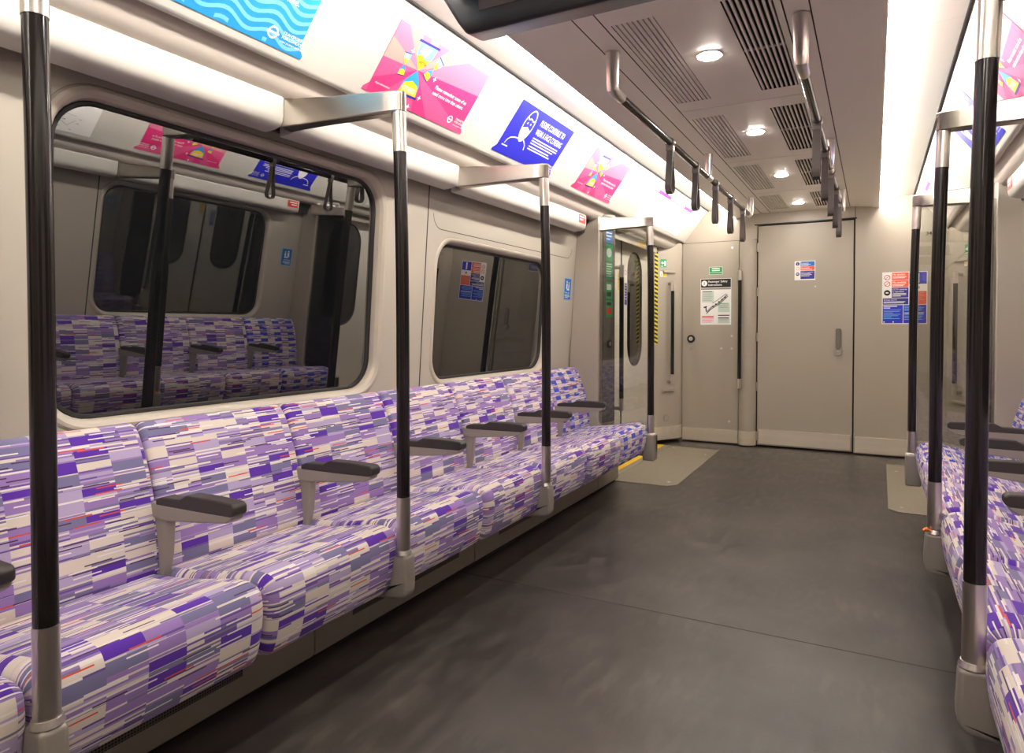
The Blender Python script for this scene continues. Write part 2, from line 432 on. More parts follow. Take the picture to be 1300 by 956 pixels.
# poster coving, soffit and rail on each side
PB, PT = (1.056, 1.952), (.854, 2.219)
for S in (-1, 1):
    nm = 'left' if S < 0 else 'right'
    mb = MB()
    mb.sheet([(.846, 2.228), PT, PB, (1.064, 1.938), (1.072, 1.930), (1.082, 1.928)], YN, YF, 'white', S)
    mb.sheet([(1.082, 1.928), (1.090, 1.932), (1.096, 1.945), (1.104, 1.945), (1.108, 1.934)], YN, YF, 'soffit', S)
    mb.sheet([(1.108, 1.934), (1.122, 1.905), (1.128, 1.892), (1.136, 1.882), (1.157, 1.862), (1.20, 1.858)], YN, YF, 'soffit', S)
    struct(mb.build('trim_%d' % (1 + (S > 0))))
    mb = MB(); mb.box(S * .838, S * .845, YN, YF, 2.215, 2.230, 'gasket'); struct(mb.build('trim_%d' % (3 + (S > 0))))
    # white panel between the lamp slot and the coving
    mb = MB(); mb.sheet([(.592, 2.19), (.62, 2.196), (.72, 2.213), (.838, 2.222)], YN, YF, 'white', S)
    mb.sheet([(.588, 2.135), (.588, 2.19), (.60, 2.195)], YN, YF, 'white', S)
    for y in (.9, 2.9, 4.9, 5.7):
        mb.sheet([(.63, 2.1965), (.72, 2.2122), (.836, 2.2205)], y, y + .004, 'soffit', S)
    struct(mb.build('trim_%d' % (5 + (S > 0))))
    # pelmet dark gap above wall
    mb = MB(); mb.sheet([(1.20, 1.87), (1.235, 1.80), (1.238, 1.775), (1.31, 1.792)], YN, 4.4, 'gasket', S); struct(mb.build('trim_%d' % (7 + (S > 0))))
    # white rail segments between the pole arms
    for j, (y0, y1) in enumerate([(YN, .546), (.606, 1.59), (1.65, 2.645), (2.705, 4.215)]):
        mb = MB()
        mb.prism([(1.20, 1.862), (1.157, 1.862), (1.150, 1.855), (1.152, 1.795), (1.156, 1.776), (1.168, 1.764), (1.19, 1.758), (1.237, 1.755), (1.237, 1.862)], y0, y1, 'white', 'y', S)
        struct(mb.build('trim_%d' % (10 + j + 4 * (S > 0)), None, .003))

# ceiling -------------------------------------------------------------
VENTS = [(0.99, 1.70), (2.25, 3.17), (3.44, 4.31), (4.58, 5.41), (5.70, 6.36)]
VX = (.110, .262)
mb = MB(); Zc = 2.16
xs = [-.283, -VX[1], -VX[0], VX[0], VX[1], .283]
def crect(x0, x1, y0, y1, z=Zc): mb.add([(x0, y0, z), (x1, y0, z), (x1, y1, z), (x0, y1, z)], [(0, 1, 2, 3)], 'ceil')
crect(xs[0], xs[1], YN, YF); crect(xs[2], xs[3], YN, YF); crect(xs[4], xs[5], YN, YF)
ed = [YN] + [t for v_ in VENTS for t in v_] + [YF]
for i in range(0, len(ed), 2):
    crect(xs[1], xs[2], ed[i], ed[i + 1]); crect(xs[3], xs[4], ed[i], ed[i + 1])
for S in (-1, 1):
    crect(*sorted((S * .288, S * .363)), YN, YF)
    mb.sheet([(.368, 2.16), (.42, 2.158), (.52, 2.146), (.588, 2.131), (.592, 2.134), (.592, 2.15)], YN, YF, 'ceil', S)
    mb.sheet([(.28, 2.168), (.375, 2.168)], YN, YF, 'seam', S)
mb.add([(-1.4, YN, 2.3), (1.4, YN, 2.3), (1.4, YF, 2.3), (-1.4, YF, 2.3)], [(0, 1, 2, 3)], 'dark')
ce = struct(mb.build('ceiling'))
mb = MB()
for y in (2.10, 3.30, 4.445, 5.56): mb.box(-.283, .283, y, y + .0015, 2.1594, 2.1602, 'plinth')
mb.build('ceiling_seam', ce)

# far end wall: flush panels, column, recessed door
mb = MB()
mb.box(-1.40, -1.09, YF, YF + .05, 0, 2.3, 'endwall')
mb.box(-1.09, -.557, YF, YF + .05, 1.925, 2.3, 'endwall')
mb.box(-.557, -.40, YF, YF + .05, 1.925, 2.3, 'endwall')
mb.box(-.40, .405, YF, YF + .05, 2.055, 2.3, 'endwall')
mb.box(.41, 1.4, YF, YF + .05, 0.012, 2.3, 'endwall')
mb.box(-1.4, 1.4, YF + .05, YF + .06, 0, 2.3, 'dark')
we = struct(mb.build('wall_far'))
mb = MB(); mb.box(.42, .93, YF - .004, YF, .02, .158, 'kick'); mb.build('kick_plate', we, .001)
mb = MB(); mb.box(.933, 1.085, YF - .004, YF, .02, .158, 'kick'); mb.build('kick_plate', we, .001)
# header line above door
mb = MB(); mb.box(-.42, .42, YF - .012, YF, 2.052, 2.062, 'gasket'); struct(mb.build('trim_30'))
mb = MB(); mb.box(-.56, -.40, YF - .002, YF, 1.922, 1.926, 'seam'); mb.box(-1.09, -.56, YF - .002, YF, 1.922, 1.926, 'seam'); struct(mb.build('trim_31'))
# column
mb = MB(); mb.prism([(-.553, YF + .02), (-.552, YF - .02), (-.535, YF - .05), (-.50, YF - .062), (-.45, YF - .055), (-.415, YF - .03), (-.402, YF + .02)], .01, 1.92, 'endwall', 'z')
cl = struct(mb.build('trim_32', smooth=60))
mb = MB(); mb.prism([(-.555, YF + .0), (-.554, YF - .021), (-.536, YF - .053), (-.50, YF - .0655), (-.45, YF - .058), (-.413, YF - .032), (-.40, YF + .0)], .015, .145, 'kick', 'z'); mb.build('kick_plate', cl, smooth=60)
# cabinet in the end wall
root = thing('equipment_cabinet', 'tall beige cabinet door in the end wall with a safety instructions notice', 'cabinet', (-.82, YF, 0))
mb = MB(); mb.box(-1.085, -.559, YF - .006, YF + .045, .012, 1.921, 'endwall'); mb.build('door_panel', root, .002)
mb = MB(); mb.box(-1.083, -.561, YF - .010, YF - .006, .02, .138, 'kick'); mb.build('kick_plate', root, .001)
mb = MB(); mb.disc((-1.0, YF - .006, 1.0), (0, -1, 0), .038, 'gasket', .012); lk = mb.build('lock', root, .003); 
mb = MB(); mb.disc((-1.0, YF - .018, 1.0), (0, -1, 0), .020, 'steel', .004); mb.disc((-1.0, YF - .022, 1.0), (0, -1, 0), .012, 'ink_w', .001); mb.box(-1.002, -.998, YF - .0245, YF - .022, .992, 1.008, 'ink_k'); mb.build('lock_barrel', lk)
mb = MB(); mb.disc((-1.0, YF - .006, .905), (0, -1, 0), .015, 'foot', .002); mb.build('screw_cap', root)
for (x, z) in ((-.62, 1.03), (-.62, .91), (-.715, .91), (-.64, .22), (-.62, 1.86)):
    mb = MB(); mb.disc((x, YF - .006, z), (0, -1, 0), .012, 'steel' if z < 1.5 else 'ink_w', .003, 16); mb.build('screw_cap', root)
# end door
root = bpy.data.objects.new('door_1', None); COL.objects.link(root); root.location = (0, YF, 0); struct(root)
mb = MB(); mb.box(-.392, .398, YF + .012, YF + .045, .018, 2.045, 'endwall'); mb.build('door_leaf', root, .003)
mb = MB(); mb.box(-.378, .385, YF + .008, YF + .012, .03, .165, 'kick'); mb.build('kick_plate', root, .001)
for z in (1.85, 1.44, 1.02, .56, .10):
    mb = MB(); mb.tube([(-.394, YF + .002, z - .04), (-.394, YF + .002, z + .04)], .010, 'endwall', 12); mb.build('hinge', root)
mb = MB(); mb.box(.262, .304, YF - .012, YF + .012, .905, 1.10, 'handlegrey'); hd = mb.build('door_handle', root, .012, 3)
mb = MB(); mb.disc((.283, YF + .012, .897), (0, -1, 0), .036, 'foot', .022); mb.disc((.283, YF - .010, .897), (0, -1, 0), .012, 'steel', .003); mb.build('handle_rose', hd, .003)
mb = MB(); mb.disc((.095, YF + .012, 1.475), (0, -1, 0), .008, 'steel', .004, 14); mb.build('peephole', root)

# side doorways: pillars, header, leaves ------------------------------------------------
nd = 1
for S in (-1, 1):
    nd += 1; nm = 'left' if S < 0 else 'right'
    root = bpy.data.objects.new('door_%d' % nd, None); COL.objects.link(root); root.location = (S * 1.33, 5.42, 0); struct(root)
    for (y0, y1, wy0, wy1) in ((4.66, 5.435, 4.82, 5.24), (5.441, 6.19, 5.60, 6.02)):
        mb = MB(); Pd = lambda y, z, d: (S * (1.33 + d), y, z)
        hole = rrect(wy0, wy1, .765, 1.78, .19, 10)
        hole_panel(mb, hole, y0, y1, .02, 1.93, Pd, 'door')
        ring(mb, hole, 0, rrect(wy0 + .012, wy1 - .012, .777, 1.768, .18, 10), .010, Pd, 'gasket')
        lf = mb.build('door_leaf', root)
        mb = MB(); hp = rrect(wy0 + .012, wy1 - .012, .777, 1.768, .18, 10); mb.add([Pd(y, z, .0095) for y, z in hp], [tuple(range(len(hp)))], 'night'); mb.build('pane', lf)
    mb = MB(); mb.box(S * 1.324, S * 1.331, 5.428, 5.446, .02, 1.93, 'gasket'); mb.build('door_edge_seal', root)
    # header over the doorway
    mb = MB(); mb.box(S * 1.22, S * 1.38, 4.5, 6.4, 1.86, 1.90, 'soffit'); mb.box(S * 1.345, S * 1.38, 4.5, 6.4, 0, 1.9, 'dark')
    mb.box(S * 1.215, S * 1.222, 4.6, 6.1, 1.80, 1.86, 'endwall'); struct(mb.build('trim_%d' % (33 + (S > 0))))
    # far pillar with moulded hand-rail recess
    mb = MB(); mb.prism([(1.38, 6.20), (1.262, 6.20), (1.235, 6.215), (1.125, 6.41), (1.098, 6.455), (1.090, 6.50), (1.090, 6.545), (1.38, 6.545)], .05, 1.925, 'endwall', 'z', S)
    pl = struct(mb.build('trim_%d' % (35 + (S > 0)), None, .006))
    mb = MB(); mb.prism([(1.262, 6.198), (1.233, 6.212), (1.122, 6.408), (1.095, 6.453), (1.087, 6.50), (1.087, 6.54), (1.1, 6.54), (1.26, 6.25)], .04, .165, 'kick', 'z', S); mb.build('kick_plate', pl)
    # direction of the slanted face, its outward normal and centre
    e = Vector((-.11, .195)).normalized(); nx, ny = -e.y, e.x  # normal pointing to aisle and camera
    nx, ny = -abs(e.y), -abs(e.x)
    def F(t, dn, z): return (S * (1.235 - .11 * t + nx * dn), 6.215 + .195 * t + ny * dn, z)
    def slab(mb, t0, t1, z0, z1, d0, d1, mat):
        mb.add([F(t0, d0, z0), F(t1, d0, z0), F(t1, d0, z1), F(t0, d0, z1), F(t0, d1, z0), F(t1, d1, z0), F(t1, d1, z1), F(t0, d1, z1)],
               [(0, 1, 2, 3), (4, 5, 6, 7), (0, 1, 5, 4), (1, 2, 6, 5), (2, 3, 7, 6), (3, 0, 4, 7)], mat)
    mb = MB(); slab(mb, .25, .95, 1.625, 1.65, 0, .022, 'endwall'); mb.build('recess_brow', pl, .008)
    mb = MB(); slab(mb, .25, .98, .50, .525, 0, .022, 'endwall'); mb.build('recess_cup', pl, .008)
    mb = MB(); mb.disc(F(.5, 0, .245), (S * nx, ny, 0), .034, 'foot', .003); mb.disc(F(.5, .003, .245), (S * nx, ny, 0), .022, 'endwall', .002); mb.build('service_cap', pl)
    root = thing('grab_bar', 'black vertical grab handle with steel ends on the far %s doorway pillar' % nm, 'handle', F(.62, .05, .58), 'doorway grab handles')
    def vhandle(root, x, y, z0, z1, bx, by):
        mb = MB(); mb.tube([(x, y, z0 + .09), (x, y, z1 - .09)], .0165, 'black'); mb.build('grip', root)
        for zz, s_ in ((z0, 1), (z1, -1)):
            mb = MB(); mb.tube([(x, y, zz), (x, y, zz + s_ * .09)], .018, 'steel'); mb.tube([(x, y, zz + s_ * .018), (bx, by, zz + s_ * .018)], .013, 'foot', 14)
            mb.build('end_bracket', root)
    p = F(.62, .052, 0); q = F(.62, 0, 0); vhandle(root, p[0], p[1], .575, 1.545, q[0], q[1])
    # hazard strip on the door-side edge
    mb = MB(); mb.add([(S * 1.262, 6.197, .95), (S * 1.236, 6.2115, .95), (S * 1.236, 6.2115, 1.86), (S * 1.262, 6.197, 1.86), (S * 1.264, 6.20, .95), (S * 1.238, 6.2145, .95), (S * 1.238, 6.2145, 1.86), (S * 1.264, 6.20, 1.86)],
        [(0, 1, 2, 3), (4, 5, 6, 7), (0, 1, 5, 4), (1, 2, 6, 5), (2, 3, 7, 6), (3, 0, 4, 7)], 'hazard')
    tag(mb.build('hazard_tape'), 'yellow and black striped vertical tape beside the %s side doors' % nm, 'warning tape', 'doorway hazard tapes')
    # stickers on the far pillar
    u = Vector((-.11 * S, .195, 0)).normalized() * (1 if S < 0 else -1)
    def pillar_art(t, z): return Art(F(t, .001, z), u, (0, 0, 1))
    t0, t1 = (.12, .48) if S < 0 else (.48, .12)
    W = .36 * math.hypot(.11, .195)
    A = pillar_art(t0, 1.68); A.base([(0, 0), (W, 0), (W, .075), (0, .075)], 'ink_green')
    A.rect(.05 * 1, .012, .072, .062, 'ink_w').poly([(.008, .04), (.026, .058), (.026, .047), (.044, .047), (.044, .033), (.026, .033), (.026, .022)] if S < 0 else [(.044, .04), (.026, .058), (.026, .047), (.008, .047), (.008, .033), (.026, .033), (.026, .022)], 'ink_w').bars(.006, .006, [.03], .006, .01, 'ink_w')
    tag(A.build('exit_sign'), 'small green emergency exit sticker with arrow on the far %s doorway pillar' % nm, 'sign', 'green exit stickers')
    A = pillar_art(t0 - .02 * (1 if S < 0 else -1), 1.59); A.base([(0, 0), (W * 1.05, 0), (W * 1.05, .05), (0, .05)], 'ink_w'); A.rect(.036, .003, W * 1.02, .047, 'ink_yel').poly([(.006, .008), (.03, .008), (.018, .042)], 'ink_yel').bars(.042, .036, [.03, .028, .03], .003, .010, 'ink_k')
    tag(A.build('warning_sticker'), 'small white and yellow warning sticker on the far %s doorway pillar' % nm, 'sign', 'yellow pillar stickers')
    # near pillar (beside the draught screen) with door controls
    mb = MB(); mb.prism([(1.38, 4.446), (1.138, 4.446), (1.130, 4.456), (1.096, 4.632), (1.108, 4.655), (1.38, 4.655)], .01, 1.93, 'endwall', 'z', S)
    struct(mb.build('trim_%d' % (37 + (S > 0)), None, .004))
    root = thing('door_control_panel', 'glossy door control strip with green emergency labels behind the %s glass screen' % nm, 'control panel', (S * 1.11, 4.54, .42), 'door control strips')
    ea, eb = Vector((S * 1.130, 4.456, 0)), Vector((S * 1.096, 4.632, 0))
    u_ = (eb - ea).normalized() if S < 0 else (ea - eb).normalized(); start = (ea if S < 0 else eb) + u_ * .008
    A = Art((start.x, start.y, .43), u_, (0, 0, 1), .004); A.base([(0, 0), (.163, 0), (.163, 1.47), (0, 1.47)], 'fascia'); A.mb.build('fascia', root, .001)
    nn = u_.cross(Vector((0, 0, 1))); c_ = start + u_ * (.085) + nn * .004
    mb = MB(); mb.disc((c_.x, c_.y, .99), nn, .030, 'gasket', .008); q_ = c_ + nn * .008; mb.disc((q_.x, q_.y, .99), nn, .016, 'ink_grey', .003); mb.build('open_button', root, .002)
    st = start + u_ * .035; A = Art((st.x, st.y, 1.18), u_, (0, 0, 1), .0055)
    for (z0, z1, c_) in ((.53, .66, 'ink_cblue'), (.40, .52, 'ink_green'), (.27, .39, 'ink_green'), (.13, .25, 'ink_green'), (.0, .12, 'ink_green')): A.rect(0, z0, .09, z1, c_, 1)
    A.rect(0, .66, .09, .71, 'ink_w', 1).rect(.015, .02, .075, .07, 'ink_red', 2).circ(.045, .46, .034, 'ink_mint', 2).bars(.008, .375, [.07, .075, .06, .07, .06, .07], .007, .017, 'ink_mint', 2).bars(.008, .64, [.07, .06, .075, .07, .05], .008, .022, 'ink_w', 2).poly([(.045, .70), (.060, .672), (.030, .672)], 'ink_k', 3)
    A.rect(.015, .15, .075, .18, 'ink_k', 2).rect(.015, .195, .075, .235, 'ink_mint', 2).rect(.015, .085, .075, .108, 'ink_k', 2)
    A.mb.build('emergency_labels', root)
    root = thing('grab_bar', 'black vertical grab handle with steel ends on the near %s doorway pillar behind the glass' % nm, 'handle', (S * 1.06, 4.64, .5), 'doorway grab handles')
    vhandle(root, S * 1.055, 4.66, .50, 1.56, S * 1.105, 4.64)
    # door and header stickers
    def dart(y, z): return Art((S * 1.3295, y, z), (0, -S, 0), (0, 0, 1))
    A = dart(5.362 if S < 0 else 5.422, 1.42); A.base([(0, 0), (.06, 0), (.06, .16), (0, .16)], 'ink_yel'); A.bars(.008, .13, [.04, .03, .04], .006, .02, 'ink_k')
    tag(A.build('warning_sticker'), 'narrow yellow sticker near the meeting edge of the %s side doors' % nm, 'sign', 'door edge stickers')
    A = dart(5.52 if S < 0 else 5.59, 1.30); A.base([(0, 0), (.07, 0), (.07, .34), (0, .34)], 'ink_w'); A.rect(.004, .004, .066, .19, 'ink_navy').ringc(.035, .285, .02, .006, 'ink_red', 1).bars(.01, .17, [.05, .04, .05, .03, .045, .05], .006, .024, 'ink_w')
    tag(A.build('notice'), 'tall white and blue sticker with a red symbol on the %s door leaf' % nm, 'sign', 'door leaf stickers')
    A = Art((S * 1.2145, 5.55 if S < 0 else 5.85, 1.806), (0, -S, 0), (0, 0, 1)); A.base([(0, 0), (.3, 0), (.3, .05), (0, .05)], 'ink_yel'); A.rect(.2, .0, .3, .05, 'ink_navy').bars(.02, .035, [.15, .12, .16], .005, .014, 'ink_k').bars(.215, .035, [.07, .06, .07], .005, .014, 'ink_w')
    tag(A.build('notice'), 'yellow and blue strip sticker above the %s side doors' % nm, 'sign', 'door header stickers')

# handle on the column
root = thing('grab_bar', 'black vertical grab handle with steel ends on the end wall beside the closed door', 'handle', (-.535, YF - .1, .55))
mb = MB()
vhandle(root, -.533, YF - .105, .545, 1.635, -.533, YF - .04)

# plinths under the benches -------------------------------------------------------------
for S in (-1, 1):
    nm = 'left' if S < 0 else 'right'
    mb = MB(); mb.box(S * 1.36, S * 1.075, YN, 4.58, 0, .24, 'dark')
    pr = struct(mb.build('baseboard_' + nm))
    for (y0, y1) in ((YN, -.6), (-.596, .50), (.504, 1.615), (1.621, 2.622), (2.630, 4.20), (4.207, 4.60)):
        mb = MB(); mb.prism([(1.09, .018), (1.06, .018), (1.055, .03), (1.055, .245), (1.09, .245)], y0, y1, 'plinth', 'y', S)
        mb.build('plinth_panel', pr, .002)
    for (y0, y1) in ((-.3, .3), (.75, 1.33), (1.80, 2.49), (2.85, 3.45)):
        mb = MB(); mb.box(S * 1.0555, S * 1.0535, y0, y1, .085, .20, 'mesh'); mb.build('vent_mesh', pr)
    mb = MB(); mb.box(S * 1.09, S * 1.36, 4.56, 4.6, .018, .245, 'plinth'); mb.build('plinth_end', pr)

# ============================================================ THINGS
# bench seats ---------------------------------------------------------------------------
def chaikin(p, it=2, closed=True):
    for _ in range(it):
        q = []
        for i in range(len(p)):
            a, b = p[i], p[(i + 1) % len(p)]
            q += [(a[0] * .75 + b[0] * .25, a[1] * .75 + b[1] * .25), (a[0] * .25 + b[0] * .75, a[1] * .25 + b[1] * .75)]
        p = q
    return p
def cushion_mb(prof, w_, r, mat):
    p = chaikin(prof); n = len(p)
    area = sum(p[i][0] * p[(i + 1) % n][1] - p[(i + 1) % n][0] * p[i][1] for i in range(n))
    sg = 1 if area > 0 else -1; nor = []
    for i in range(n):
        a, b = p[i - 1], p[(i + 1) % n]; dx, dz = b[0] - a[0], b[1] - a[1]; L = math.hypot(dx, dz) or 1
        nor.append((dz / L * sg, -dx / L * sg))
    arc = [0]
    for i in range(1, n + 1): arc.append(arc[-1] + math.hypot(p[i % n][0] - p[i - 1][0], p[i % n][1] - p[i - 1][1]))
    secs = []
    K = 6
    for k in range(K + 1):
        t = PI / 2 * k / K; secs.append((-w_ / 2 + r * (1 - math.sin(t)) if False else -w_ / 2 + r * (1 - math.cos(PI / 2 - t)) , r * (1 - math.sin(t))))
    secs = [(-w_ / 2 + r * (1 - math.sin(PI / 2 * (1 - 0))) , r)] + [(-w_ / 2 + r * (1 - math.cos(PI / 2 * k / K)), r * (1 - math.sin(PI / 2 * k / K))) for k in range(1, K + 1)]
    secs = secs + [(-y, i) for y, i in secs[::-1]]
    mb = MB(); uv = []; vs_ = []
    for (y, ins) in secs:
        for i in range(n + 1):
            q = p[i % n]; nn = nor[i % n]
            vs_.append((q[0] - nn[0] * ins, y, q[1] - nn[1] * ins)); uv.append((y + (ins if y < 0 else -ins) * -1 + 2.0, arc[i] + 1.0))
    W = n + 1; fs = []
    for s_ in range(len(secs) - 1):
        for i in range(n): fs.append((s_ * W + i, s_ * W + i + 1, (s_ + 1) * W + i + 1, (s_ + 1) * W + i))
    fs += [tuple(range(n)), tuple((len(secs) - 1) * W + i for i in range(n))]
    mb.add(vs_, fs, mat); mb.uv = uv; return mb
SEAT = [(.10, .30), (.10, .40), (.15, .418), (.24, .425), (.36, .440), (.47, .462), (.535, .470), (.578, .455), (.592, .41), (.586, .34), (.572, .28), (.55, .248), (.45, .248), (.28, .26)]
BACK = [(.012, .40), (.10, .40), (.172, .405), (.168, .47), (.158, .55), (.138, .64), (.110, .73), (.082, .79), (.055, .826), (.025, .828), (.006, .80), (.004, .6)]
def seat_proto(mat):
    r = bpy.data.objects.new('bench_seat', None); COL.objects.link(r); r['_loc'] = 1
    cushion_mb(SEAT, .532, .038, mat).build('seat_cushion', r, smooth=70)
    cushion_mb(BACK, .534, .020, mat).build('backrest', r, smooth=70)
    return r
protoA, protoB = seat_proto('moq'), seat_proto('moqb')
used = set()
def dup(root):
    if root.name not in used: used.add(root.name); return root
    r = root.copy(); COL.objects.link(r)
    for ch in [c for c in bpy.data.objects if c.parent == root]:
        c = ch.copy(); COL.objects.link(c); c.parent = r
        for gc in [g_ for g_ in bpy.data.objects if g_.parent == ch]:
            d = gc.copy(); COL.objects.link(d); d.parent = c
    return r
SEAMS = [4.400 - .5365 * i for i in range(11)]
ORD = ['first', 'second', 'third', 'fourth', 'fifth', 'sixth', 'seventh', 'eighth', 'ninth', 'tenth']
for S in (-1, 1):
    nm = 'left' if S < 0 else 'right'
    for i in range(10 if S < 0 else 8):
        y = (SEAMS[i] + SEAMS[i + 1]) / 2
        r = dup(protoB if i == 0 else protoA)
        r.location = (S * 1.36, y, 0); r.rotation_euler = (0, 0, 0 if S < 0 else PI)
        if i == 0: tag(r, 'bench seat in blue and lilac priority fabric at the door end of the %s row' % nm, 'seat', 'priority seats at the doors')
        else: tag(r, 'purple striped fabric seat, %s from the door screen in the %s bench' % (ORD[i], nm), 'seat', 'purple bench seats, %s side' % nm)
for p_ in (protoA, protoB):
    pass
# armrests
def lift(p): return [(x + .018 * max(0, (x - .2) / .26), z + .013 * max(0, (x - .16) / .30)) for x, z in p]
def arm_proto():
    r = bpy.data.objects.new('armrest', None); COL.objects.link(r); r['_loc'] = 1
    mb = MB(); mb.prism([(.10, .40), (.180, .40), (.196, .47), (.204, .56), (.20, .60), (.14, .60)], -.015, .015, 'armgrey'); mb.build('post', r, .006)
    mb = MB(); mb.prism(lift([(.135, .572), (.205, .566), (.34, .574), (.435, .583), (.456, .594), (.458, .606), (.30, .608), (.16, .614), (.135, .614)]), -.0215, .0215, 'armgrey'); mb.build('arm', r, .006)
    mb = MB(); mb.prism(lift([(.165, .608), (.30, .604), (.452, .600), (.466, .608), (.466, .628), (.456, .637), (.37, .643), (.29, .645), (.262, .631), (.19, .632), (.165, .625)]), -.023, .023, 'pad'); mb.build('pad', r, .006, 3)
    return r
ap = arm_proto()
for S in (-1, 1):
    nm = 'left' if S < 0 else 'right'
    for i in range(1, 9 if S < 0 else 8):
        r = dup(ap); r.location = (S * 1.36, SEAMS[i], 0); r.rotation_euler = (0, 0, 0 if S < 0 else PI)
        tag(r, 'grey armrest with dark pad, %s from the door screen on the %s bench' % (ORD[i - 1], nm), 'armrest', 'bench armrests, %s side' % nm)

# grab poles ----------------------------------------------------------------------------
def pole(S, y, label, wall=True, black_top=1.655, mid=.565):
    X = .752
    root = thing('grab_pole', label, 'pole', (S * X, y, .25), 'vertical grab poles')
    def bow(z): return X + .016 * max(0, (z - 1.05) / .8) ** 2
    zs = lambda a, b, n: [a + (b - a) * k / n for k in range(n + 1)]
    mb = MB(); mb.tube([(S * bow(z), y, z) for z in zs(mid, black_top, 14)], .0208, 'black', 24); mb.build('pole', root)
    mb = MB(); mb.tube([(S * bow(z), y, z) for z in zs(.38, mid, 3)], .0222, 'steel', 24); mb.build('lower_sleeve', root)
    mb = MB(); mb.tube([(S * bow(z), y, z) for z in zs(black_top, 1.80, 4)], .0222, 'steel', 24); mb.build('upper_sleeve', root)
    # slanted flat arm to the wall
    d = Vector((1, -.205)).normalized(); n_ = Vector((-d.y, d.x)); L = .415 if wall else .335
    xt = bow(1.82)
    def Q(t, s_, z): return (S * (xt + d.x * t + n_.x * s_), y + d.y * t + n_.y * s_, z)
    pr = [(-.026, 0), (-.020, .018), (0, .027), (.05, .027), (L * .6, .027), (L * .85, .028), (L, .032), (L, -.032), (L * .85, -.028), (L * .6, -.027), (.05, -.027), (0, -.027), (-.020, -.018)]
    pr = [(a, b * .95) for a, b in pr]
    m_ = len(pr); mb = MB()
    zb = [1.778 - .018 * max(0, a / L) ** 1.5 for a, b in pr]; zt = [1.845 + .013 * max(0, a / L) ** 2 for a, b in pr]
    mb.add([Q(a, b, z) for (a, b), z in zip(pr, zb)] + [Q(a, b, z) for (a, b), z in zip(pr, zt)], [(i, (i + 1) % m_, (i + 1) % m_ + m_, i + m_) for i in range(m_)] + [tuple(range(m_)), tuple(range(m_, 2 * m_))], 'satin')
    mb.build('arm', root, .006)
    # foot that runs back under the cushions
    if wall:
        mb = MB(); mb.prism([(.724, .385), (.720, .30), (.722, .262), (.74, .245), (.90, .225), (1.054, .17), (1.054, .245), (.86, .246), (.80, .30), (.785, .385)], y - .026, y + .026, 'foot', 'y', S)
        mb.build('foot', root, .014, 3)
        mb = MB(); mb.tube([(S * X, y, .385), (S * X, y, .397)], [.029, .0245], 'steel', 24); mb.build('foot_collar', root)
    return root
POLEY = [.655, 1.70, 2.755]
for S in (-1, 1):
    nm = 'left' if S < 0 else 'right'
    for y, wh in zip(POLEY, ('nearest the camera', 'middle one', 'third from the camera')):
        pole(S, y, {0.655: 'black grab pole with steel ends, nearest of those along the %s bench', 1.70: 'black grab pole with steel ends at the middle of the large window, %s bench', 2.755: 'black grab pole with steel ends rising before the small window, %s bench'}[y] % nm)
    pole(S, 4.385, 'black grab pole at the free edge of the glass screen, %s side doors' % nm, False, 1.655, .52)

# glass draught screens -----------------------------------------------------------------
for S in (-1, 1):
    nm = 'left' if S < 0 else 'right'
    root = thing('draught_screen', 'grey framed glass screen between the %s bench and the doors' % nm, 'glass screen', (S * 1.05, 4.42, .24), 'glass draught screens')
    fil = [(1.135 - .07 + .07 * math.cos(a), .395 + .07 + .07 * math.sin(a)) for a in [math.radians(-90 + 90 * k / 8) for k in range(9)]]
    pr = [(1.355, .23), (.80, .235), (.735, .245), (.722, .26), (.722, .385), (.735, .395)] + fil + [(1.135, 1.90), (1.15, 1.93), (1.20, 1.945), (1.29, 1.945), (1.31, 1.60), (1.355, .85)]
    mb = MB(); mb.prism(pr, 4.402, 4.444, 'endwall', 'y', S); mb.build('frame', root, .007, 3)
    mb = MB(); mb.box(S * 1.14, S * .775, 4.417, 4.425, .392, 1.80, 'glass'); mb.build('glass_pane', root)
    mb = MB(); mb.box(S * .777, S * .769, 4.412, 4.430, .395, 1.78, 'steel'); mb.build('edge_profile', root, .002)
    mb = MB(); mb.tube([(S * .752, 4.385, .385), (S * .752, 4.385, .402)], [.032, .025], 'steel', 24); mb.prism([(.722, .215), (.722, .39), (.80, .39), (.80, .215)], 4.352, 4.443, 'foot', 'y', S); mb.build('pole_socket', root, .010, 3)

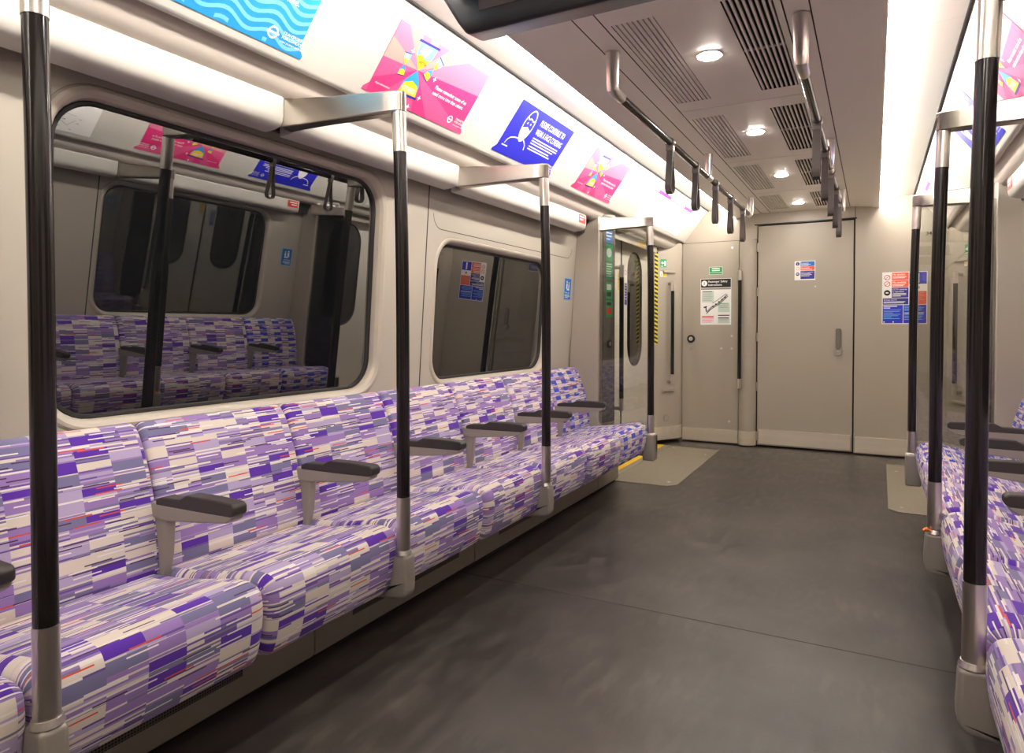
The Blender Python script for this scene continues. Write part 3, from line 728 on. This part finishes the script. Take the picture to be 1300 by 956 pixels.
# hand straps ---------------------------------------------------------------------------
def strap_proto():
    r = bpy.data.objects.new('hand_strap', None); COL.objects.link(r); r['_loc'] = 1
    mb = MB(); mb.tube([(0, -.014, 0), (0, .014, 0)], .0235, 'strapclip', 20); mb.box(-.019, .019, -.012, .012, -.04, -.016, 'strapclip'); mb.build('clip', r, .002)
    # loop of webbing: teardrop path in the x-z plane, width along y ... seen nearly edge on
    path = []
    for k in range(25):
        t = k / 24
        if t < .42: q = t / .42; path.append((-.005 - .026 * q ** 1.3, -.035 - .190 * q))
        elif t > .58: q = (1 - t) / .42; path.append((.005 + .026 * q ** 1.3, -.035 - .190 * q))
        else:
            a = PI + PI * (t - .42) / .16; path.append((.031 * math.cos(a), -.226 + .024 * math.sin(a)))
    mb = MB(); vs_ = []; n = len(path)
    for i, (x, z) in enumerate(path):
        a, b = path[max(0, i - 1)], path[min(n - 1, i + 1)]; dx, dz = b[0] - a[0], b[1] - a[1]; L = math.hypot(dx, dz); nx, nz = -dz / L * .0035, dx / L * .0035
        hw = .016
        for (s1, s2) in ((-1, -1), (1, -1), (1, 1), (-1, 1)): vs_.append((x + nx * s1, hw * s2, z + nz * s1))
    fs = [(i * 4 + k, i * 4 + (k + 1) % 4, (i + 1) * 4 + (k + 1) % 4, (i + 1) * 4 + k) for i in range(n - 1) for k in range(4)] + [(0, 1, 2, 3), tuple((n - 1) * 4 + k for k in range(4))]
    # rotate so that the loop opens along the car
    vs_ = [(y, x, z) for x, y, z in vs_]
    mb.add(vs_, fs, 'strap'); mb.build('loop', r, .0015)
    return r
sp = strap_proto()
SY = [3.30, 3.84, 4.37, 4.88, 5.38]
for S, zr in ((-1, 2.018), (1, 1.995)):
    nm = 'left' if S < 0 else 'right'
    for i, y in enumerate(SY):
        r = dup(sp); r.location = (S * .335, y - (0 if S < 0 else .12), zr); r.rotation_euler = (0, 0, random.uniform(-.12, .12))
        tag(r, 'grey hand strap on the %s ceiling rail, %s counting from the camera' % (nm, ORD[i]), 'hand strap', 'hand straps, %s rail' % nm)
    root = thing('ceiling_rail', 'long black and steel grab rail hung below the ceiling on the %s' % nm, 'grab rail', (S * .335, 4.1, zr), 'ceiling grab rails')
    y0, y1 = 2.47, 5.72
    mb = MB(); mb.tube([(S * .335, y0 + .10, zr), (S * .335, y1 - .1, zr)], .0175, 'black'); mb.build('rail', root)
    for yy, s_ in ((y0, 1), (y1, -1)):
        mb = MB(); pts = [(S * .335, yy, 2.158), (S * .335, yy + .001 * s_, zr + .03), (S * .335, yy + .006 * s_, zr + .006), (S * .335, yy + .022 * s_, zr), (S * .335, yy + .105 * s_, zr)]
        mb.tube(pts, [.028, .024, .0235, .021, .0195], 'steel'); mb.build('end_bracket', root)
    for yy in (4.17,):
        mb = MB(); mb.tube([(S * .335, yy, 2.158), (S * .335, yy, zr + .01)], [.027, .018], 'steel'); mb.tube([(S * .335, yy - .05, zr), (S * .335, yy + .05, zr)], .0195, 'steel'); mb.build('hanger', root)

# ceiling vents and lamps ---------------------------------------------------------------
for S in (-1, 1):
    nm = 'left' if S < 0 else 'right'
    for i, (y0, y1) in enumerate(VENTS):
        yc = (y0 + y1) / 2; xc = S * (VX[0] + VX[1]) / 2
        root = thing('ceiling_vent', 'slotted air vent in the ceiling, %s row, %s' % (nm, ('over the camera behind the display', 'nearest one beyond the display', 'second beyond the display', 'third beyond the display', 'last before the end door')[i]), 'air vent', (xc, yc, 2.16), 'ceiling vents, %s row' % nm)
        mb = MB(); x0, x1 = sorted((S * VX[0], S * VX[1]))
        mb.add([(x0, y0, 2.16), (x1, y0, 2.16), (x1, y1, 2.16), (x0, y1, 2.16), (x0, y0, 2.20), (x1, y0, 2.20), (x1, y1, 2.20), (x0, y1, 2.20)], [(4, 5, 6, 7), (0, 1, 5, 4), (1, 2, 6, 5), (2, 3, 7, 6), (3, 0, 4, 7)], 'voidc')
        mb.build('duct', root)
        mb = MB(); N = 8
        for k in range(N):
            cx = x0 + (k + .5) * (x1 - x0) / N
            if S < 0: pr = [(cx - .0072, 2.1605), (cx + .0062, 2.1605), (cx + .0070, 2.170), (cx - .0060, 2.170)]
            else: pr = [(cx - .0040, 2.1605), (cx + .0040, 2.1605), (cx + .0035, 2.172), (cx - .0035, 2.172)]
            mb.prism(pr, y0, y1, 'slat')
        mb.box(x0, x1, yc - .003, yc + .003, 2.164, 2.172, 'slat')
        mb.build('slats', root)
for i, y in enumerate([.42, 1.55, 2.67, 3.82, 4.97, 6.12]):
    root = thing('ceiling_lamp', 'round recessed white ceiling lamp, %s' % ('above the camera', 'over the display', 'nearest one beyond the display', 'second beyond the display', 'third beyond the display', 'last before the end door')[i], 'ceiling lamp', (-.012, y, 2.158), 'round ceiling lamps')
    mb = MB(); mb.disc((-.012, y, 2.1575), (0, 0, -1), .041, 'lamp', .0025, 32); mb.build('lens', root)
    mb = MB(); mb.tube([(-.012, y, 2.1602), (-.012, y, 2.1572)], [.052, .049], 'white', 32); mb.build('bezel', root)
for S in (-1, 1):
    nm = 'left' if S < 0 else 'right'
    mb = MB(); mb.box(S * .5935, S * .606, YN + .05, YF - .01, 2.145, 2.185, 'led')
    tag(mb.build('light_strip'), 'continuous glowing light strip in the %s ceiling slot' % nm, 'light strip', 'cove light strips')

# display hung under the ceiling --------------------------------------------------------
root = thing('ceiling_display', 'dark passenger display housing hanging across the ceiling near the camera', 'display', (0, 1.85, 2.02))
mb = MB()
def dsp(y, z, hx): return [(-hx, y, z), (hx, y, z)]
rows = [(1.75, 2.159, .655), (1.75, 2.042, .580), (1.772, 2.008, .558), (1.93, 2.055, .598), (1.955, 2.075, .62), (1.955, 2.159, .655)]
v_ = []; 
for y, z, hx in rows: v_ += dsp(y, z, hx)
n = len(rows)
mb.add(v_, [(2 * i, 2 * i + 1, 2 * ((i + 1) % n) + 1, 2 * ((i + 1) % n)) for i in range(n)] + [tuple(2 * i for i in range(n)), tuple(2 * i + 1 for i in range(n))], 'screen')
mb.build('housing', root, .012, 3)
mb = MB(); mb.box(-.5, .5, 1.7475, 1.751, 2.060, 2.148, 'night'); mb.build('screen', root)

# posters -------------------------------------------------------------------------------
SL = math.hypot(PB[0] - PT[0], PT[1] - PB[1])
def panel_art(S, y, lift=.004):
    v = Vector((S * (PT[0] - PB[0]), 0, PT[1] - PB[1])).normalized(); u = Vector((0, -S, 0))
    n = u.cross(v); return Art(Vector((S * PB[0], y, PB[1])) + v * lift + n * .001, u, v)
PW, PH = .60, .272
def sheet_base(A, mat, w_=PW, h=PH):
    A.base([(-.022, 0), (w_ + .022, 0), (w_ + .022, .012), (w_, .034), (w_, h), (0, h), (0, .034), (-.022, .012)], mat)
def roundel(A, x, y, s, mat='ink_w'):
    A.ringc(x, y, s, s * .38, mat, 3, n=20); A.rect(x - s * 1.45, y - s * .2, x + s * 1.45, y + s * .2, mat, 3)
def logo(A, x, y, s=.016):
    roundel(A, x, y, s)
    A.text('TRANSPORT', x + .034, y + .008, .013, 'ink_w', 3).text('FOR LONDON', x + .034, y - .005, .013, 'ink_w', 3).text('EVERY JOURNEY MATTERS', x + .034, y - .017, .0075, 'ink_w', 3)
def hourglass(A, cx, cy, s, ang, wide=1.0, k=3):
    c, q = math.cos(ang), math.sin(ang)
    def T(p): return [(cx + (x * wide * c - y * q) * s, cy + (x * wide * q + y * c) * s) for x, y in p]
    top = [(0, 0), (.16, .22), (.36, .5), (.42, .95), (-.42, .95), (-.36, .5), (-.16, .22)]
    bot = [(x, -y) for x, y in top]
    A.poly(T(top), 'ink_sky2', k).poly(T(bot), 'ink_sky', k)
    A.poly(T([(0, 0), (.16, .22), (.34, .5), (.1, .42), (-.1, .55), (-.34, .5), (-.16, .22)]), 'ink_yel', k + 1)
    A.poly(T([(.31, -.55), (.42, -.95), (-.42, -.95), (-.31, -.55), (0, -.42)]), 'ink_yel', k + 1)
    A.poly(T([(-.28, .62), (.05, .52), (.2, .85), (-.2, .9)]), 'ink_w', k + 1)
    A.poly(T([(-.5, .95), (.5, .95), (.5, 1.04), (-.5, 1.04)]), 'ink_navy', k + 1).poly(T([(-.5, -.95), (.5, -.95), (.5, -1.04), (-.5, -1.04)]), 'ink_navy', k + 1)
    return T
def pink(S, y, label):
    A = panel_art(S, y); sheet_base(A, 'ink_pink2')
    cx, cy = .191, .149
    cols = ['ink_pink3', 'ink_pink4', 'ink_pink3', 'ink_pink4', 'ink_pink3', 'ink_pink4', 'ink_pink2', 'ink_pink', 'ink_pink2', 'ink_pink', 'ink_pink', 'ink_pink2', 'ink_pink', 'ink_pink2', 'ink_pink', 'ink_pink2']
    n = 16
    def edge(a):
        dx, dy = math.cos(a), math.sin(a); t = 1e9
        if dx > 1e-9: t = min(t, (PW - cx) / dx)
        if dx < -1e-9: t = min(t, -cx / dx)
        if dy > 1e-9: t = min(t, (PH - cy) / dy)
        if dy < -1e-9: t = min(t, -cy / dy)
        return (cx + dx * t, cy + dy * t)
    for i in range(n):
        a0, a1 = 2 * PI * i / n + .07, 2 * PI * (i + 1) / n + .07
        mid = (a0 + a1) / 2 % (2 * PI)
        up_ = math.sin(mid)
        col = ('ink_pink4' if i % 2 else 'ink_pink3') if up_ > 0 else ('ink_pink' if i % 2 else 'ink_pink2')
        pts = [(cx, cy), edge(a0)]
        for cxx, cyy in ((PW, 0), (PW, PH), (0, PH), (0, 0)):
            aa = math.atan2(cyy - cy, cxx - cx) % (2 * PI)
            for off in (0, 2 * PI):
                if a0 < aa + off < a1: pts.append((cxx, cyy))
        pts.append(edge(a1)); A.poly(pts, col, 1)
    T = hourglass(A, cx, cy, .102, .05, wide=1.2)
    A.text('WITH', cx - .019, cy + .024, .017, 'ink_k', 6); A.fit('OTHERS', cx - .034, cy - .088, .028, .072, 'ink_w', 6)
    hourglass(A, cx - .079, cy - .003, .042, .15); hourglass(A, cx + .075, cy + .030, .048, -.45)
    for (sx, sy) in ((.12, .2), (.27, .06), (.235, .012), (.3, .15)): A.poly([(sx, sy + .012), (sx + .003, sy + .003), (sx + .012, sy), (sx + .003, sy - .003), (sx, sy - .012), (sx - .003, sy - .003), (sx - .012, sy), (sx - .003, sy + .003)], 'ink_w', 3)
    A.fit('Please remember some of us', .325, .120, .022, .225, 'ink_w', 3).fit('need more time than others.', .325, .097, .022, .222, 'ink_w', 3)
    A.text('tfl.gov.uk/travelkind', .022, .040, .010, 'ink_w', 3); logo(A, .505, .040, .014)
    return tag(A.build('poster'), label, 'poster')
def blue(S, y, label):
    A = panel_art(S, y); sheet_base(A, 'ink_blue')
    # face wearing a mask, white outline
    A.ringc(.155, .178, .078, .006, 'ink_w', 2, 0, 360, 30, .58)
    A.poly([(.118, .135), (.192, .135), (.196, .158), (.155, .172), (.114, .158)], 'ink_w', 2).poly([(.120, .137), (.19, .137), (.175, .098), (.155, .090), (.135, .098)], 'ink_w', 2)
    A.line([(.118, .218), (.13, .206), (.155, .214), (.18, .204), (.193, .214)], .006, 'ink_w', 2)
    A.circ(.140, .188, .005, 'ink_w').circ(.170, .188, .005, 'ink_w')
    A.line([(.130, .104), (.10, .100), (.07, .092), (.052, .076), (.045, .055)], .006, 'ink_w', 2).line([(.18, .108), (.20, .10), (.222, .085), (.232, .062)], .006, 'ink_w', 2)
    A.fit('PLEASE CONTINUE TO', .247, .206, .044, .285, 'ink_w').fit('WEAR A FACE COVERING', .249, .158, .044, .305, 'ink_w')
    A.bars(.255, .136, [.29, .295, .26], .006, .0135, 'ink_w').bars(.258, .092, [.23, .25], .006, .0135, 'ink_w')
    A.bars(.03, .042, [.055], .006, .01, 'ink_w'); logo(A, .505, .038, .012)
    return tag(A.build('poster'), label, 'poster')
def cyan(S, y, label):
    A = panel_art(S, y); sheet_base(A, 'ink_sky')
    for j in range(-3, 12):
        pts = []
        for k in range(41):
            x = PW * k / 40; pts.append((x, .028 * j + .012 * math.sin(x * 42 + .4) + .10 * (x - .3) * -.4))
        for (a, b), (c, d) in zip(pts[:-1], pts[1:]):
            if min(b, d) > .002 and max(b, d) < PH - .014: A.poly([(a, b), (c, d), (c, d + .012), (a, b + .012)], 'ink_sky2', 1)
    A.text('Please offer your seat', .25, .205, .03, 'ink_w', 3).text('to others. Not all', .25, .172, .03, 'ink_w', 3).text('needs are visible.', .33, .139, .03, 'ink_w', 3)
    logo(A, .49, .04)
    return tag(A.build('poster'), label, 'poster')
cyan(-1, .945, 'light blue wavy poster on the left coving, nearest the camera')
pink(-1, 1.877, 'large pink hourglass poster on the left coving between the first two pole arms')
blue(-1, 2.795, 'royal blue face covering poster on the left coving')
pink(-1, 3.745, 'smaller looking pink hourglass poster on the left coving, before the doors')
pink(1, 3.30, 'pink hourglass poster on the right coving beside the black poles')
blue(1, 4.20, 'royal blue face covering poster on the right coving')
def line_map(S, y, L, label):
    A = panel_art(S, y); A.base([(0, 0), (L, 0), (L, PH), (0, PH)], 'ink_w')
    A.rect(.04, .238, L - .06, .264, 'ink_purple', 1).rect(.055, .246, .155, .257, 'ink_w', 2).rect(.49, .246, .93, .257, 'ink_w', 2)
    for i in range(2): A.rect(.16 + .08 * i, .165, .18 + .08 * i, .188, 'ink_k', 1)
    rnd = random.Random(7)
    for i in range(9):
        x, yy = .08 + rnd.random() * (L - .3), .03 + rnd.random() * .13
        pts = [(x, yy)]
        for _ in range(3): x += rnd.uniform(.03, .10); yy = min(.2, max(.02, yy + rnd.uniform(-.05, .05))); pts.append((min(x, L - .03), yy))
        A.line(pts, .0022, 'ink_grey', 1)
    for i in range(46): x, yy = rnd.uniform(.06, L - .12), rnd.uniform(.02, .19); A.bars(x, yy, [rnd.uniform(.01, .035)], .0035, .01, 'ink_grey', 2)
    return tag(A.build('line_map'), label, 'map')
line_map(-1, 4.93, 1.25, 'white line map with a purple header band on the left coving above the doors')
line_map(1, 6.18, 1.25, 'white line map with a purple header band on the right coving above the doors')
line_map(1, 2.40, 1.25, 'white line map on the right coving above the near end of the bench')

# notices and stickers ------------------------------------------------------------------
def endart(x, z, y=YF): return Art((x, y, z), (1, 0, 0), (0, 0, 1))
A = endart(-.078, 1.535, YF + .012); A.base([(0, 0), (.172, 0), (.172, .172), (0, .172)], 'ink_w')
A.rect(.05, .125, .166, .166, 'ink_cblue').rect(.05, .088, .166, .122, 'ink_orange').rect(.05, .01, .166, .083, 'ink_navy').circ(.026, .147, .016, 'ink_navy').rect(.0245, .136, .0275, .152, 'ink_w', 2).ringc(.026, .105, .012, .003, 'ink_orange').circ(.026, .055, .015, 'ink_navy').rect(.018, .052, .032, .06, 'ink_w', 2)
A.text('Emergency', .054, .147, .014, 'ink_w').bars(.054, .138, [.08, .06], .004, .008, 'ink_w').text('No smoking', .054, .105, .014, 'ink_w').bars(.054, .096, [.09], .004, .008, 'ink_w').text('CCTV in operation', .054, .066, .013, 'ink_w').bars(.054, .055, [.08, .09, .07], .004, .010, 'ink_w')
tag(A.build('notice'), 'small blue, orange and white notice on the closed end door', 'sign')
A = endart(.617, 1.138); A.base([(0, 0), (.33, 0), (.33, .44), (0, .44)], 'ink_w')
A.rect(.072, .372, .195, .434, 'ink_orange').rect(.072, .312, .195, .368, 'ink_orange').rect(.072, .222, .195, .308, 'ink_navy').rect(.006, .165, .195, .218, 'ink_navy').rect(.006, .006, .155, .160, 'ink_blue').rect(.160, .006, .325, .160, 'ink_blue').rect(.200, .335, .325, .434, 'ink_blue').rect(.200, .165, .325, .275, 'ink_orange')
A.ringc(.038, .395, .02, .005, 'ink_red').line([(.025, .382), (.051, .408)], .004, 'ink_red', 2).ringc(.038, .34, .02, .005, 'ink_red').line([(.025, .327), (.051, .353)], .004, 'ink_red', 2).circ(.038, .265, .024, 'ink_k').rect(.028, .26, .048, .27, 'ink_w', 2)
A.rect(.255, .345, .272, .425, 'ink_w', 2).circ(.262, .305, .014, 'ink_grey', 2)
A.text('No alcohol', .078, .412, .020, 'ink_w').bars(.078, .398, [.10, .09], .005, .011, 'ink_w').text('No smoking', .078, .346, .020, 'ink_w').bars(.078, .332, [.09, .08], .005, .011, 'ink_w')
A.text('CCTV cameras', .078, .287, .017, 'ink_w').text('in operation', .078, .268, .017, 'ink_w').bars(.078, .254, [.10, .10, .06], .005, .010, 'ink_w').text('24 hour CCTV', .012, .199, .016, 'ink_w').bars(.012, .186, [.16, .15], .005, .01, 'ink_w')
A.bars(.012, .146, [.10, .05], .007, .014, 'ink_w').bars(.012, .116, [.13, .12, .07, .125, .11, .06, .12], .004, .012, 'ink_sky2').bars(.166, .146, [.12, .14, .13, .12], .004, .011, 'ink_sky2').bars(.166, .088, [.14], .007, .01, 'ink_w').bars(.166, .075, [.14, .13, .12, .13], .004, .013, 'ink_sky2').bars(.208, .26, [.10, .09, .10, .08, .10, .07], .006, .015, 'ink_pink4')
A.rect(.012, .012, .022, .022, 'ink_w', 2).rect(.08, .012, .09, .022, 'ink_w', 2)
tag(A.build('notice'), 'large blue and orange passenger notice on the end wall right of the door', 'sign')
A = endart(-.912, 1.135, YF - .006); A.base([(0, 0), (.285, 0), (.285, .44), (0, .44)], 'ink_w')
A.rect(.004, .355, .281, .436, 'ink_k').circ(.036, .396, .027, 'ink_w', 2).text('i', .030, .382, .045, 'ink_k', 3).text('Passenger Safety', .07, .403, .027, 'ink_w').text('Instructions', .07, .372, .027, 'ink_w').rect(.004, .335, .281, .350, 'ink_grey')
A.rect(.014, .215, .125, .325, 'ink_mint').rect(.165, .12, .272, .205, 'ink_mint').rect(.165, .014, .272, .06, 'ink_mint').rect(.014, .07, .125, .082, 'ink_red').bars(.014, .055, [.11, .10, .11, .09], .004, .011, 'ink_pink3').bars(.018, .312, [.09], .006, .01, 'ink_k').bars(.018, .295, [.09, .08, .095, .09, .07, .085], .003, .013, 'ink_grey').bars(.17, .2, [.09], .005, .01, 'ink_green').bars(.17, .186, [.09, .08, .09], .003, .012, 'ink_grey').bars(.165, .085, [.105, .1], .009, .025, 'ink_k').bars(.17, .048, [.09, .08], .003, .012, 'ink_grey')
A.line([(.06, .12), (.10, .165), (.17, .205), (.25, .285)], .014, 'ink_grey').line([(.055, .105), (.10, .15), (.175, .195), (.255, .270)], .006, 'ink_k', 2).line([(.03, .165), (.06, .175)], .012, 'ink_k').line([(.05, .17), (.055, .125)], .010, 'ink_k').line([(.11, .205), (.16, .235), (.24, .295)], .004, 'ink_k', 2)
for t in range(5): A.rect(.11 + .028 * t, .168 + .021 * t, .124 + .028 * t, .182 + .021 * t, 'ink_k', 3)
tag(A.build('safety_notice'), 'black and white passenger safety instructions notice on the cabinet door', 'sign')
A = endart(-.832, 1.612, YF - .006); A.base([(0, 0), (.125, 0), (.125, .075), (0, .075)], 'ink_mint'); A.rect(.005, .022, .12, .07, 'ink_green').rect(.005, .004, .12, .016, 'ink_green').bars(.025, .052, [.075, .075], .010, .018, 'ink_w')
tag(A.build('exit_sign'), 'small green sign on the cabinet door above the safety notice', 'sign')
A = endart(.93, 1.875); A.text('34013', 0, 0, .045, 'ink_k', 0)
tag(A.build('car_number'), 'dark car number 34013 on the end wall at the upper right', 'number')
for S in (-1, 1):
    nm = 'left' if S < 0 else 'right'
    zz = 1.30
    v = Vector((-S * .067, 0, 1)).normalized()
    A = Art((S * (wx(zz) - .001), 4.24 if S < 0 else 4.34, zz), (0, -S, 0), v); A.base([(0, 0), (.115, 0), (.115, .15), (0, .15)], 'ink_sky2'); A.rect(.004, .004, .111, .146, 'ink_cblue').circ(.04, .123, .009, 'ink_w', 2).poly([(.028, .075), (.05, .075), (.052, .112), (.03, .112)], 'ink_w', 2).poly([(.05, .078), (.085, .078), (.085, .066), (.04, .066)], 'ink_w', 2).circ(.075, .118, .007, 'ink_w', 2).poly([(.066, .08), (.082, .08), (.084, .108), (.068, .108)], 'ink_w', 2)
    A.text('Priority seat', .012, .045, .015, 'ink_w').bars(.012, .032, [.08, .085, .06], .004, .009, 'ink_w')
    tag(A.build('priority_seat_sign'), 'small blue priority seat sticker on the %s wall beside the small window' % nm, 'sign', 'priority seat stickers')
    v = Vector((-S * -.012, 0, .06)).normalized()
    A = Art((S * 1.1505, 4.085 if S < 0 else 4.195, 1.798), (0, -S, 0), Vector((-S * .03, 0, 1))); A.base([(0, 0), (.11, 0), (.11, .055), (0, .055)], 'ink_red'); A.bars(.01, .036, [.08, .06], .008, .018, 'ink_w')
    tag(A.build('red_label'), 'small red label at the door end of the white %s rail' % nm, 'sign', 'red rail labels')
# small orange metallic wrapper by the right-hand pole foot
mb = MB(); mb.tube([(.715, 2.722, .396), (.726, 2.728, .400), (.738, 2.725, .398)], [.004, .008, .004], 'copper', 7); tag(mb.build('orange_lump'), 'small orange metallic lump tucked against the right pole foot', 'lump')  # short orange tube, thicker in the middle, on the pole foot

for o in bpy.data.objects:
    if '_loc' in o: del o['_loc']
